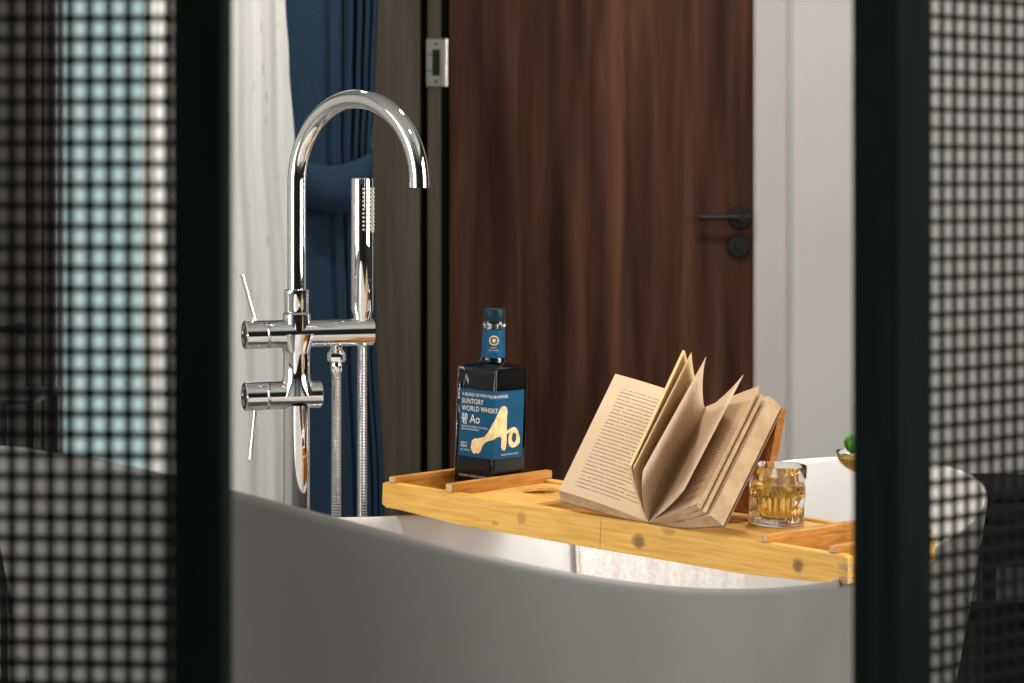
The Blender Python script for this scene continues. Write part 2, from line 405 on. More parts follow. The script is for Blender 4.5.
YS = 4.78; sS = YS/F
def xS(px): return (px-512)*sS
zS = lambda py: CZ-(py-HY)*sS
lf = lerp([(0, xS(140)), (zS(480), xS(147)), (zS(440), xS(149)), (zS(395), xS(144)), (zS(300), xS(141)), (zS(150), xS(142)), (zS(0), xS(146)), (2.6, xS(150))])
rf = lerp([(0, xS(330)), (zS(300), xS(326)), (zS(120), xS(312)), (2.6, xS(290))])
bm = drape_mesh(zs, lf, rf, YS, 6.5, lambda z, s_: .005, 220, 1.0, .6)
o = from_bm('sheer_curtain', bm, sheer, None, True)
tag(o, 'white sheer curtain hanging in front of the bright window', 'curtain')

# curtain rail above both
rail = bx('curtain_rail', (-1.5, -.2, 4.58, 4.82, 2.62, 2.66), casing_white, bev=.004)
tag(rail, 'white ceiling rail carrying the sheer curtain and blue drape', 'curtain rail')

# ================================================================== BATHTUB
P_ = dict(cx=.077, cy=2.743, ang=.745, A=.808, B=.372, n=2.558, z0=.588, kL=.133, kR=.083, s0=.263, tp=-.135)
def tub_dir():
    a = P_['ang']; return Vector((sin(a), cos(a), 0)), Vector((cos(a), -sin(a), 0))
AX, AC = tub_dir()
TC = Vector((P_['cx'], P_['cy'], 0))
def rimpt(t, off=0.0, sc=1.0):
    c, s_ = cos(t), sin(t); e = 2/P_['n']
    X = (P_['A']-off)*math.copysign(abs(c)**e, c); Y = (P_['B']-off)*math.copysign(abs(s_)**e, s_)
    Y *= 1+P_['tp']*X/P_['A']
    q = X/P_['A']-P_['s0']
    z = P_['z0']+(P_['kL']*q*q if q < 0 else P_['kR']*q*q)
    p = TC+(AX*X+AC*Y)*sc
    return p, z
NT = 160
def tub_rings(spec):
    bm = bmesh.new(); rings = []
    for (off, sc, hf, dz) in spec:
        ring = []
        for k in range(NT):
            p, z = rimpt(2*pi*k/NT, off, sc)
            ring.append(bm.verts.new((p.x-TC.x, p.y-TC.y, max(0, z*hf+dz))))
        rings.append(ring)
    for A, B in zip(rings, rings[1:]):
        for k in range(NT): bm.faces.new((A[k], A[(k+1) % NT], B[(k+1) % NT], B[k]))
    return bm, rings
tub = thing('bathtub', 'freestanding slipper bathtub, grey outside and white inside', 'bathtub', TC)
spec = [(0, .70, 0.0, 0.0)]
for i in range(1, 25):
    h = i/24; spec.append((0, .72+.28*h**.65, h*.985, 0))
bm, rg = tub_rings(spec); bm.faces.new(rg[0])
for off_, hz_, dz_ in ((-.0005, .995, 0), (.001, 1, 0), (.0035, 1, 0)):
    rg.append([bm.verts.new((rimpt(2*pi*k/NT, off_)[0].x-TC.x, rimpt(2*pi*k/NT, off_)[0].y-TC.y, rimpt(2*pi*k/NT, off_)[1]*hz_)) for k in range(NT)])
    for k in range(NT): bm.faces.new((rg[-2][k], rg[-2][(k+1) % NT], rg[-1][(k+1) % NT], rg[-1][k]))
o = from_bm('outer_shell', bm, tub_grey, tub, True, 50)
spec = [(.0035, 1, 1, 0), (.0055, 1, 1, 0), (.0075, 1, 1, -.002), (.009, .999, .985, 0)]
for i in range(1, 22):
    h = 1-i/21; spec.append((.010, .66+.338*h**.5, .25+.73*h, 0))
spec.append((.020, .60, .222, 0)); spec.append((.03, .40, .212, 0)); spec.append((.03, .1, .21, 0))
bm, rg = tub_rings(spec); bm.faces.new(rg[-1])
o = from_bm('basin', bm, tub_white, tub, True, 60)
bm = bmesh.new(); lathe(bm, [(0, .006), (.024, .006), (.028, .002), (.028, 0)], 32, (0, 0, .1))
o = from_bm('drain', bm, chrome, tub, True, 40)
o.location = (0, 0, .03)

# white towel hanging over the far rim into the tub
def inner_pt(t, h):
    p, z = rimpt(t, .010, .66+.338*h**.5); return Vector((p.x, p.y, z*(.25+.73*h)))
def out_pt(t, h):
    p, z = rimpt(t, -.004, .72+.28*h**.65); return Vector((p.x, p.y, z*h))
bm = bmesh.new(); rows = []; NTW = 50
for i in range(NTW+1):
    row = []
    for k in range(34):
        t0 = 5.10+.57*i/NTW
        if k < 20:
            h = .35+.63*k/19; t0 += .05*(1-h); p = inner_pt(t0, h)
            q = Vector((TC.x, TC.y, p.z)); d_ = (q-p).normalized(); p = p+d_*(.006+.0025*sin(i*.55+k*.12)+.0015*sin(i*1.3))
        elif k < 24:
            p0, z = rimpt(t0, .010-.005*(k-20)); p = Vector((p0.x, p0.y, z+.006))
        else:
            h = .985-.30*(k-24)/9; p = out_pt(t0, h); q = Vector((TC.x, TC.y, p.z)); p = p+(p-q).normalized()*(.005+.002*sin(i*.5))
        row.append(bm.verts.new(p))
    rows.append(row)
for A, B in zip(rows, rows[1:]):
    for k in range(33): bm.faces.new((A[k], B[k], B[k+1], A[k+1]))
tw = from_bm('bath_towel', bm, towel_m, None, True)
md = tw.modifiers.new('thick', 'SOLIDIFY'); md.thickness = .005; md.offset = 1
tag(tw, 'white towel draped over the far rim inside the bathtub under the bamboo tray', 'towel')
for ii in (0, 2):
    bm = bmesh.new(); tube(bm, [r_.co.copy() for r_ in []] or [Vector(tw.data.vertices[ii*34+k].co)+Vector((0, -.003, .001)) for k in range(30)], .0024, 8)
    from_bm('hem', bm, towel_m, tw, True)

# ================================================================== TRAY (local frame: x along, y across away from camera, z up)
TO = Vector((-.18757, 3.03, .6053))
TU = Vector((.77445, -.63208, -.02640)).normalized()
TN = Vector((.034435, .000444, .999407)); TN = (TN-TU*TN.dot(TU)).normalized()
TV = TN.cross(TU)
def frame(o_, rz=0.0):
    M = Matrix((TU, TV, TN)).transposed().to_4x4(); M.translation = o_
    return M@Matrix.Rotation(rz, 4, 'Z')
def TP(a, b, h): return TO+TU*a+TV*b+TN*h
LT, WT = .767, .222
tray = thing('bath_tray', 'extendable bamboo bath tray laid diagonally across the bathtub', 'tray', mw=frame(TO))
def lowz(a):
    e = min(a, LT-a); return -.007*min(1, max(0, (e-.03)/.12))**1
def rail_bm(y0, y1, a0=0.0, a1=LT, top=.037):
    bm = bmesh.new(); N_ = 60; rows = []
    for i in range(N_+1):
        a = a0+(a1-a0)*i/N_
        e = min(a, LT-a); r = .004; dz = 0
        if e < r: dz = r-sqrt(max(0, r*r-(r-e)**2))
        z0, z1 = lowz(a)+dz, top-dz*.6; c = .0012
        rows.append([bm.verts.new(p) for p in ((a, y0, z0+c), (a, y0+c, z0), (a, y1-c, z0), (a, y1, z0+c), (a, y1, z1-c), (a, y1-c, z1), (a, y0+c, z1), (a, y0, z1-c))])
    for A, B in zip(rows, rows[1:]):
        for k in range(8): bm.faces.new((A[k], A[(k+1) % 8], B[(k+1) % 8], B[k]))
    bm.faces.new(rows[0]); bm.faces.new(rows[-1][::-1])
    return bm
from_bm('front_rail', rail_bm(0, .013, 0, .3925), bamboo_rail, tray)
from_bm('front_rail', rail_bm(0, .013, .3932, LT), bamboo_rail, tray)
from_bm('back_rail', rail_bm(WT-.013, WT), bamboo, tray)
# finger joints shown as end grain blocks at the right-hand corner
bm = bmesh.new()
for z0, z1 in ((.003, .011), (.019, .027)): box(bm, LT-.012, LT+.0006, -.0006, .012, z0, z1)
from_bm('finger_joint', bm, bamboo_end, tray)
bx('end_rail', (LT-.012, LT-.0005, .0135, WT-.0135, .002, .034), bamboo_dark, tray, .001)
bx('end_rail', (.0005, .011, .0135, WT-.0135, .002, .034), bamboo_dark, tray, .001)
# raised cross bars with pale cut ends; each reaches down to the floor boards
def crossbar(a, y0, y1, ztop=.0475, w=.0125, down=.016, sh=0.0):
    bm = bmesh.new(); box(bm, a, a+w, y0, y1, .0372, ztop, bev=.0016)
    box(bm, a+.002, a+w-.001, max(y0, .0135), min(y1, WT-.0135), down, .038)
    for v in bm.verts: v.co.x += sh*v.co.y
    c = from_bm('cross_bar', bm, bamboo_v, tray)
    bx('end_cap', (a+.0008, a+w-.0008, y0-.0007, y0+.0004, .0380, ztop-.0008), bamboo_end, c)
crossbar(.012, .0, WT, ztop=.0455)
crossbar(.1215, -.002, WT+.003, ztop=.049)
crossbar(.639, .0, WT, ztop=.0475, sh=.13)
crossbar(.738, .002, WT, ztop=.0455, w=.011, sh=.06)
# floor boards
bx('floor_panel', (.012, .1215, .0135, WT-.0135, .008, .015), bamboo_v, tray, .0006)
# tile with a slotted hand hole
bm = bmesh.new()
pts_o = [(.134, .0135), (.236, .0135), (.250, .030), (.250, WT-.0135), (.134, WT-.0135)]
hole = []
for i in range(28):
    a = 2*pi*i/28; hole.append((.178+.022*cos(a)*(1.15 if cos(a) > 0 else 1), .140+.034*sin(a)))
vo = [bm.verts.new((x, y, .032)) for x, y in pts_o]; vh = [bm.verts.new((x, y, .032)) for x, y in hole]
es = [bm.edges.new((vo[i], vo[(i+1) % 5])) for i in range(5)]+[bm.edges.new((vh[i], vh[(i+1) % 28])) for i in range(28)]
bmesh.ops.triangle_fill(bm, use_beauty=True, edges=es)
g = bmesh.ops.extrude_face_region(bm, geom=bm.faces[:]); bmesh.ops.translate(bm, verts=[v for v in g['geom'] if isinstance(v, bmesh.types.BMVert)], vec=(0, 0, -.004))
from_bm('floor_panel', bm, bamboo, tray)
bx('floor_panel', (.252, .545, .0135, WT-.0135, .012, .019), bamboo_dark, tray, .0006)
bx('floor_panel', (.470, .641, .0138, WT-.0138, .0255, .0335), bamboo, tray, .0008)
bx('floor_panel', (.6535, .740, .0135, WT-.0135, .004, .011), bamboo_v, tray, .0006)

# ---- book rest frame: axes across (u), up the slope (e2), out of the slope (N)
TH = radians(42)
E2 = Vector((0, sin(TH), cos(TH))); EN = Vector((0, -cos(TH), sin(TH))); G0 = Vector((.466, .003, .0385))
def BL(p, t, s_): return G0+Vector((p, 0, 0))+EN*t+E2*s_
def slab(bm, p0, p1, t0, t1, s0, s1):
    vs = [bm.verts.new(BL(p, t, s_)) for p in (p0, p1) for t in (t0, t1) for s_ in (s0, s1)]
    for f in [(0, 1, 3, 2), (4, 6, 7, 5), (0, 4, 5, 1), (2, 3, 7, 6), (0, 2, 6, 4), (1, 5, 7, 3)]: bm.faces.new([vs[i] for i in f])
# rest panel slopes from the tray floor up to the top of the prop panel behind it
def prism(bm, A, B, wvec, tvec):
    vs = [bm.verts.new(P+w+t) for P in (A, B) for w in (Vector((0, 0, 0)), wvec) for t in (Vector((0, 0, 0)), tvec)]
    for f in [(0, 1, 3, 2), (4, 6, 7, 5), (0, 4, 5, 1), (2, 3, 7, 6), (0, 2, 6, 4), (1, 5, 7, 3)]: bm.faces.new([vs[i] for i in f])
AR = .516
top = Vector((AR, .236, .172)); low = Vector((AR, .050, .036)); foot = Vector((AR, .196, .0345))
bm = bmesh.new(); W_ = -.095
def rung(f0, f1, w0, w1): prism(bm, low.lerp(top, f0)+Vector((w0, 0, 0)), low.lerp(top, f1)+Vector((w0, 0, 0)), Vector((w1-w0, 0, 0)), Vector((0, .004, -.007)))
rung(0, .98, 0, -.02); rung(0, .98, W_, W_+.02)
for k in range(6): rung(.02+.155*k, .12+.155*k, -.02, W_+.02)
from_bm('book_rest', bm, bamboo_dark, tray)
bm = bmesh.new()
prism(bm, top, foot, Vector((W_, 0, 0)), Vector((0, .019, .003)))
from_bm('prop_panel', bm, bamboo_dark, tray)
hb = bmesh.new(); box(hb, .492, .504, .2085, .2135, .080, .090, bev=.001); from_bm('hinge', hb, casing_white, tray)

# ================================================================== BOOK
book = thing('paperback_book', 'thick open paperback standing fanned out on the tray rest', 'book', mw=frame(TO))
def strip_part(name, prof, thick, s0, s1, mats, parent, uvflip=False, skew=0.0, ns=10, curl=0.0):
    """sheet: profile (p,t) list from gutter to fore edge, extruded along the page height."""
    n_ = len(prof); bm = bmesh.new(); uvl = bm.loops.layers.uv.new('UV')
    P2 = [Vector(q) for q in prof]; d = [0]
    for a, b_ in zip(P2, P2[1:]): d.append(d[-1]+(b_-a).length)
    nrm = []
    for i in range(n_):
        t_ = (P2[min(i+1, n_-1)]-P2[max(0, i-1)]).normalized(); nrm.append(Vector((t_.y, -t_.x)))
    F_, B_ = [], []
    for k in range(ns+1):
        s_ = s0+(s1-s0)*k/ns; fr, br = [], []
        for i in range(n_):
            u_ = d[i]/d[-1]; sh = skew*u_*(k/ns)+curl*u_*u_*sin(pi*k/ns)
            for lst, off in ((fr, 0), (br, thick)):
                q = P2[i]+nrm[i]*off+Vector((sh, 0)); lst.append(bm.verts.new(BL(q.x, q.y, s_)))
        F_.append(fr); B_.append(br)
    def uv(f, co):
        for lp, c in zip(f.loops, co): lp[uvl].uv = c
    for k in range(ns):
        for i in range(n_-1):
            U0, U1, V0, V1 = d[i]/d[-1], d[i+1]/d[-1], k/ns, (k+1)/ns
            if uvflip: U0, U1 = 1-U0, 1-U1
            f = bm.faces.new((F_[k][i], F_[k][i+1], F_[k+1][i+1], F_[k+1][i])); uv(f, ((U0, V0), (U1, V0), (U1, V1), (U0, V1))); f.material_index = 0
            f = bm.faces.new((B_[k][i+1], B_[k][i], B_[k+1][i], B_[k+1][i+1])); uv(f, ((U1, V0), (U0, V0), (U0, V1), (U1, V1))); f.material_index = 0
    for k in range(ns):
        for i in (0, n_-1):
            f = bm.faces.new((F_[k][i], F_[k+1][i], B_[k+1][i], B_[k][i])); f.material_index = 1
    for i in range(n_-1):
        for k in (0, ns):
            f = bm.faces.new((F_[k][i], F_[k][i+1], B_[k][i+1], B_[k][i])); f.material_index = 1
    bmesh.ops.recalc_face_normals(bm, faces=bm.faces)
    me = bpy.data.meshes.new(name); bm.to_mesh(me); bm.free()
    for m_ in mats: me.materials.append(m_)
    me.polygons.foreach_set('use_smooth', [True]*len(me.polygons)); me.set_sharp_from_angle(angle=radians(40))
    o = link(name, me, None, parent); return o
HB = .192
def block(name, curve, back, mats, s0=0.0, s1=HB, sk=0.0):
    """page block: curve = printed face profile, back = polyline closing the section."""
    n_ = len(curve); bm = bmesh.new(); uvl = bm.loops.layers.uv.new('UV')
    P2 = [Vector(q) for q in curve]; d = [0]
    for a, b_ in zip(P2, P2[1:]): d.append(d[-1]+(b_-a).length)
    sec = list(curve)+list(back); m_ = len(sec)
    lo = [bm.verts.new(BL(q[0], q[1], s0)) for q in sec]; hi = [bm.verts.new(BL(q[0]+sk*min(1, abs(q[0])/.03), q[1], s1-(.014*max(0, 1-abs(q[0])/.05) if sk else 0))) for q in sec]
    for i in range(m_):
        j = (i+1) % m_; f = bm.faces.new((lo[i], lo[j], hi[j], hi[i])); f.material_index = 0 if i < n_-1 else 1
        if i < n_-1:
            u0, u1 = d[i]/d[-1], d[i+1]/d[-1]
            if curve[-1][0] < 0: u0, u1 = 1-u0, 1-u1
            for lp, c in zip(f.loops, ((u0, 0), (u1, 0), (u1, 1), (u0, 1))): lp[uvl].uv = c
    f = bm.faces.new(lo); f.material_index = 1; f = bm.faces.new(hi[::-1]); f.material_index = 1
    bmesh.ops.triangulate(bm, faces=[f for f in bm.faces if len(f.verts) > 4])
    bmesh.ops.recalc_face_normals(bm, faces=bm.faces)
    me = bpy.data.meshes.new(name); bm.to_mesh(me); bm.free()
    for q in mats: me.materials.append(q)
    return link(name, me, None, book)
# left half
lc = bez((0, 0), (-.04, .024), (-.1215, .0450), 12)
block('page_block', lc, [(-.1330, .0190), (-.06, .004), (-.008, -.006)], (page_left, paper_edge), 0, HB+.006, -.011)
# right half, three stepped blocks
block('page_block', bez((0, 0), (.045, .026), (.1045, .0570), 12), [(.1080, .0510), (.05, .018), (.004, -.002)], (page_d, paper_edge))
block('page_block', bez((.003, -.001), (.055, .022), (.1095, .0480), 12), [(.1125, .0440), (.06, .013), (.006, -.004)], (page_plain, paper_edge), 0, HB-.003)
block('page_block', bez((.006, -.002), (.06, .016), (.1175, .0405), 12), [(.1275, .0200), (.07, .003), (.010, -.008)], (page_plain, paper_edge), 0, HB)
# fanned leaves
strip_part('page', bez((-.001, .002), (.008, .062), (.036, .129), 14), .0035, 0, HB-.005, (page_a, mat('page_edge_yellow', (.74, .56, .27), .85)), book, skew=-.010)
strip_part('page', bez((.0005, .003), (.014, .066), (.042, .127), 12), .0004, 0, HB-.006, (page_a, page_plain), book, skew=-.003)
strip_part('page', bez((.001, .002), (.020, .064), (.0540, .1215), 14), .0003, 0, HB-.007, (page_b, page_plain), book, skew=.006)
strip_part('page', bez((.003, .001), (.054, .041), (.1010, .0900), 14), .0003, 0, HB-.006, (page_c, page_plain), book, skew=.002)
strip_part('page', bez((.003, .001), (.050, .028), (.1120, .0640), 12), .0003, .001, HB-.003, (page_d, page_plain), book, skew=.002)
# cover: left board, spine, right board in one bent card
bm = bmesh.new(); prof = [(-.135, .0175), (-.06, .0022), (-.012, -.0085), (.012, -.0105), (.07, .0012), (.1295, .0185)]
lo = [bm.verts.new(BL(p, t, -.0005)) for p, t in prof]; hi = [bm.verts.new(BL(p, t, HB+.001)) for p, t in prof]
lo2 = [bm.verts.new(BL(p, t-.0008, -.0005)) for p, t in prof]; hi2 = [bm.verts.new(BL(p, t-.0008, HB+.001)) for p, t in prof]
for i in range(5):
    for q in ((lo[i], lo[i+1], hi[i+1], hi[i]), (lo2[i+1], lo2[i], hi2[i], hi2[i+1]), (lo[i], lo2[i], lo2[i+1], lo[i+1]), (hi[i], hi[i+1], hi2[i+1], hi2[i])): bm.faces.new(q)
bm.faces.new((lo[0], hi[0], hi2[0], lo2[0])); bm.faces.new((lo[-1], lo2[-1], hi2[-1], hi[-1]))
from_bm('cover', bm, cover_m, book)

# ================================================================== BOTTLE
BH = .1875
bot = thing('whisky_bottle', 'square dark whisky bottle with a blue label reading Ao', 'bottle', mw=frame(TP(.0735, .151, .0152)))
def sq_ring(bm, w, z, r):
    """rounded square ring of half width w"""
    out_ = []
    r = min(r, w*.999)
    for k, (sx, sy) in enumerate(((1, 1), (-1, 1), (-1, -1), (1, -1))):
        for j in range(5):
            a = pi/2*k+pi/2*j/4
            out_.append(bm.verts.new((sx*(w-r)+r*cos(a), sy*(w-r)+r*sin(a), z)))
    return out_
def loft(bm, rings, cap0=True, cap1=True):
    for A, B in zip(rings, rings[1:]):
        m_ = len(A)
        for i in range(m_): bm.faces.new((A[i], A[(i+1) % m_], B[(i+1) % m_], B[i]))
    if cap0: bm.faces.new(rings[0][::-1])
    if cap1: bm.faces.new(rings[-1])
HWb = .0373
bm = bmesh.new()
rs = [sq_ring(bm, w, z, r) for w, z, r in ((HWb-.002, 0, .003), (HWb, .002, .003), (HWb, BH-.003, .003), (HWb-.001, BH-.0005, .003), (HWb-.004, BH+.001, .004), (.0225, BH+.0055, .020), (.0195, BH+.0070, .0194), (.0180, BH+.011, .0179), (.0172, BH+.019, .0171), (.0156, .243, .0155), (.0156, .2445, .0155), (.0166, .2455, .0165), (.0168, .2490, .0167), (.0166, .2525, .0165), (.0150, .2545, .0149))]
loft(bm, rs)
rs = [sq_ring(bm, w, z, r) for w, z, r in ((.0120, .2500, .0119), (.0120, BH+.02, .0119), (.0160, BH+.0038, .015), (HWb-.006, BH-.003, .004), (HWb-.0034, BH-.006, .003), (HWb-.0034, .012, .003), (HWb-.006, .010, .003))]
loft(bm, rs)
glass_body = from_bm('glass_body', bm, glass_b, bot, True, 35)
bm = bmesh.new()
rs = [sq_ring(bm, w, z, r) for w, z, r in ((HWb-.0058, .0102, .003), (HWb-.0032, .0121, .003), (HWb-.0032, BH-.0062, .003), (HWb-.0062, BH-.0028, .004), (.0162, BH+.0040, .015), (.0122, BH+.02, .0119), (.0122, BH+.024, .0119))]
loft(bm, rs)
from_bm('whisky', bm, liquid_dark, bot, True, 35)
bm = bmesh.new()
rs = [sq_ring(bm, w, z, r) for w, z, r in ((.0156, .2548, .0155), (.0156, .2560, .0155), (.0158, .2565, .0157), (.0158, .2700, .0157), (.0148, .2720, .0147))]
loft(bm, rs); cap = from_bm('stopper', bm, cap_blue, bot, True, 35)
def cyl_band(bm, r0, r1, z0, z1, seg=48):
    a = [bm.verts.new((r0*cos(2*pi*i/seg), r0*sin(2*pi*i/seg), z0)) for i in range(seg)]
    b_ = [bm.verts.new((r1*cos(2*pi*i/seg), r1*sin(2*pi*i/seg), z1)) for i in range(seg)]
    for i in range(seg): bm.faces.new((a[i], a[(i+1) % seg], b_[(i+1) % seg], b_[i]))
bm = bmesh.new(); cyl_band(bm, .0179, .0162, BH+.013, .2425)
nk = from_bm('neck_label', bm, label_blue, bot, True)
# label: left face (local -y side) and right face (+x side); s<0 on the left face, s>0 on the right one
LZ0, LZ1 = .0560, .1545
e_ = HWb+.0004
def wrap(s_, t_, off=0.0):
    if s_ <= 0: return Vector((e_+s_+min(off, off), -e_-off, t_))
    return Vector((e_+off, -e_+s_, t_))
bm = bmesh.new()
q = [(-.0668, 0), (-.003, 0), (0, .0), (.003, 0), (.0668, 0)]
prev = None
for s_ in (-.0668, -.0012, .0012, .0668):
    p = wrap(s_, 0)
    if s_ == -.0012: p = Vector((e_-.0012, -e_, 0))
    a = bm.verts.new((p.x, p.y, LZ0)); b_ = bm.verts.new((p.x, p.y, LZ1))
    if prev: bm.faces.new((prev[0], a, b_, prev[1]))
    prev = (a, b_)
lab = from_bm('label', bm, label_blue, bot)
def put_flat(name, verts2, faces, m, parent, off, split=True):
    bm = bmesh.new(); vs = [bm.verts.new((x, y, 0)) for x, y in verts2]
    for f in faces:
        try: bm.faces.new([vs[i] for i in f])
        except ValueError: pass
    bmesh.ops.triangulate(bm, faces=bm.faces)
    if split: bmesh.ops.bisect_plane(bm, geom=bm.verts[:]+bm.edges[:]+bm.faces[:], plane_co=(0, 0, 0), plane_no=(1, 0, 0))
    for v in bm.verts:
        s_, t_ = v.co.x, v.co.y
        v.co = Vector((e_+s_, -e_-off, t_)) if s_ < 0 else Vector((e_+off, -e_-off+s_, t_))
    me = bpy.data.meshes.new(name); bm.to_mesh(me); bm.free()
    return link(name, me, m, parent)
def text_mesh(txt, size, spacing=1.0):
    cu = bpy.data.curves.new('t', 'FONT'); cu.body = txt; cu.size = size; cu.space_character = spacing; cu.resolution_u = 3
    o = bpy.data.objects.new('t', cu); COL.objects.link(o)
    bpy.context.view_layer.update()
    dg = bpy.context.evaluated_depsgraph_get(); me = bpy.data.meshes.new_from_object(o.evaluated_get(dg))
    vs = [(v.co.x, v.co.y) for v in me.vertices]; fs = [tuple(p.vertices) for p in me.polygons]
    bpy.data.objects.remove(o); bpy.data.curves.remove(cu); bpy.data.meshes.remove(me)
    return vs, fs
def label_text(txt, s0, t0, width, m, stretch=1.0):
    vs, fs = text_mesh(txt, .01)
    if not vs: return
    x0 = min(v[0] for v in vs); x1 = max(v[0] for v in vs); k = width/(x1-x0)
    put_flat('lettering', [(s0+(v[0]-x0)*k, t0+v[1]*k*stretch) for v in vs], fs, m, lab, .0004)
# gold brush lettering drawn in label pixels (484x683 view), mapped to (s, t)
def lp(x, y):
    # left face x 62..245 -> -.0668..0 ; right face 245..418 -> 0..+.0668
    s_ = (x-245)/(183/.0668) if x < 245 else (x-245)/(173/.0668)
    ytop = 100+(x-62)*.137 if x < 245 else 125-(x-245)*.04
    ybot = 470+(x-50)*.158 if x < 245 else 500-(x-245)*.126
    return s_, LZ1-(y-ytop)/(ybot-ytop)*(LZ1-LZ0)
def brush(polys):
    for P in polys:
        # densify so the wrap stays smooth
        pts = []
        for a, b_ in zip(P, P[1:]+P[:1]):
            for k in range(4): pts.append((a[0]+(b_[0]-a[0])*k/4, a[1]+(b_[1]-a[1])*k/4))
        v2 = [lp(*p) for p in pts]
        put_flat('lettering', v2, [tuple(range(len(v2)))], gold, lab, .0006)
brush([
 [(128, 432), (133, 392), (146, 382), (170, 380), (196, 374), (214, 350), (236, 306), (256, 262), (276, 218), (290, 205), (303, 203), (316, 214), (322, 236), (318, 262), (320, 330), (322, 392), (318, 438), (308, 449), (297, 446), (289, 432), (290, 380), (276, 372), (262, 376), (244, 390), (222, 396), (204, 404), (188, 424), (180, 452), (168, 467), (156, 462), (146, 466), (136, 456)],
 [(318, 342), (336, 330), (352, 322), (368, 318), (366, 334), (350, 340), (334, 352), (320, 360)],
])
# the round letter, drawn as a ring
ring_o, ring_i = [], []
for k in range(28):
    a = 2*pi*k/28
    ring_o.append(lp(366+34*cos(a)+5*sin(2*a), 377+54*sin(a)+4*cos(3*a))); ring_i.append(lp(365+13*cos(a), 377+27*sin(a)))
put_flat('lettering', ring_o+ring_i, [(i, (i+1) % 28, 28+(i+1) % 28, 28+i) for i in range(28)], gold, lab, .0008)
U0 = -.0625
label_text('A BLEND OF FIVE MAJOR WHISKIES', U0, .1445, .092, cream_print, 1.15)
label_text('SUNTORY', U0, .1335, .041, cream_print, 1.15)
label_text('WORLD WHISKY', U0, .1230, .070, cream_print, 1.15)
label_text('Ao', U0+.016, .1055, .0190, cream_print, 1.15)
label_text('THE OCEAN CONNECTS THE WORLD', U0, .0985, .050, cream_print, 1.2)
label_text('WHISKY MAKING REGIONS', U0, .0945, .034, cream_print, 1.2)
label_text('700ml', U0, .0690, .012, cream_print, 1.2)
label_text('ALC. 43% VOL', U0, .0640, .018, cream_print, 1.2)
label_text('PRODUCT', U0, .0745, .013, cream_print, 1.2)
label_text('BLENDED IN JAPAN BY SUNTORY', .018, .0605, .040, cream_print, 1.2)
# the brushed character, stroke by stroke on a 100 x 100 grid
KS = [((5, 96), (46, 94)), ((9, 76), (42, 75)), ((3, 54), (48, 57)), ((26, 96), (25, 55)),
      ((76, 104), (66, 90)), ((56, 88), (58, 54)), ((56, 88), (92, 90)), ((92, 90), (90, 54)), ((58, 72), (90, 73)), ((58, 55), (90, 56)),
      ((8, 42), (95, 45)), ((48, 43), (10, 8)), ((36, 26), (37, 0)), ((36, 26), (82, 28)), ((82, 28), (80, 0)), ((37, 3), (80, 4))]
for (xa, ya), (xb, yb) in KS:
    d_ = Vector((xb-xa, yb-ya)).normalized(); n_ = Vector((-d_.y, d_.x))*4.6; e2_ = d_*2
    c = [(xa-e2_.x+n_.x, ya-e2_.y+n_.y), (xb+e2_.x+n_.x*.7, yb+e2_.y+n_.y*.7), (xb+e2_.x-n_.x*.7, yb+e2_.y-n_.y*.7), (xa-e2_.x-n_.x, ya-e2_.y-n_.y)]
    put_flat('lettering', [(U0+x*.000118, .1035+y*.000150) for x, y in c], [(0, 1, 2, 3)], cream_print, lab, .0004)
# raised lettering line near the foot of the glass
vs, fs = text_mesh('SUNTORY WORLD WHISKY AO', .01); x0 = min(v[0] for v in vs); x1 = max(v[0] for v in vs); k = .058/(x1-x0)
put_flat('embossed_lettering', [(-.064+(v[0]-x0)*k, 0.0265+v[1]*k*1.1) for v in vs], fs, mat('frosted_print', (.45, .5, .5), .5), glass_body, .0003)
# neck emblem: ring and compass star wrapped on the neck, facing the label corner
def neck_flat(v2, fs, m, off=.0005):
    bm = bmesh.new(); vs = [bm.verts.new((x, y, 0)) for x, y in v2]
    for f in fs: bm.faces.new([vs[i] for i in f])
    a0 = -pi/4-radians(4)
    for v in bm.verts:
        r = .0169-(v.co.y-.2262)*.04+off; a = a0+v.co.x/r; v.co = Vector((r*cos(a), r*sin(a), v.co.y))
    me = bpy.data.meshes.new('emblem'); bm.to_mesh(me); bm.free(); return link('emblem', me, m, nk)
zc = .2262; v2 = []
for k in range(32):
    a = 2*pi*k/32; v2.append((.0072*cos(a), zc+.0072*sin(a)))
for k in range(32):
    a = 2*pi*k/32; v2.append((.0059*cos(a), zc+.0059*sin(a)))
neck_flat(v2, [(i, (i+1) % 32, 32+(i+1) % 32, 32+i) for i in range(32)], gold)
v2 = [(0, zc)]
for k in range(16):
    a = 2*pi*k/16; r = (.0056 if k % 4 == 0 else (.0042 if k % 4 == 2 else .0017)); v2.append((r*cos(a), zc+r*sin(a)))
neck_flat(v2, [(0, 1+i, 1+(i+1) % 16) for i in range(16)], gold, .0006)
for txt, zz, wd in (('SUNTORY', .2148, .009), ('WORLD WHISKY', .2110, .015)):
    vs, fs = text_mesh(txt, .01); x0 = min(v[0] for v in vs); x1 = max(v[0] for v in vs); k = wd/(x1-x0)
    neck_flat([((v[0]-x0)*k-wd/2, zz+v[1]*k) for v in vs], fs, gold)

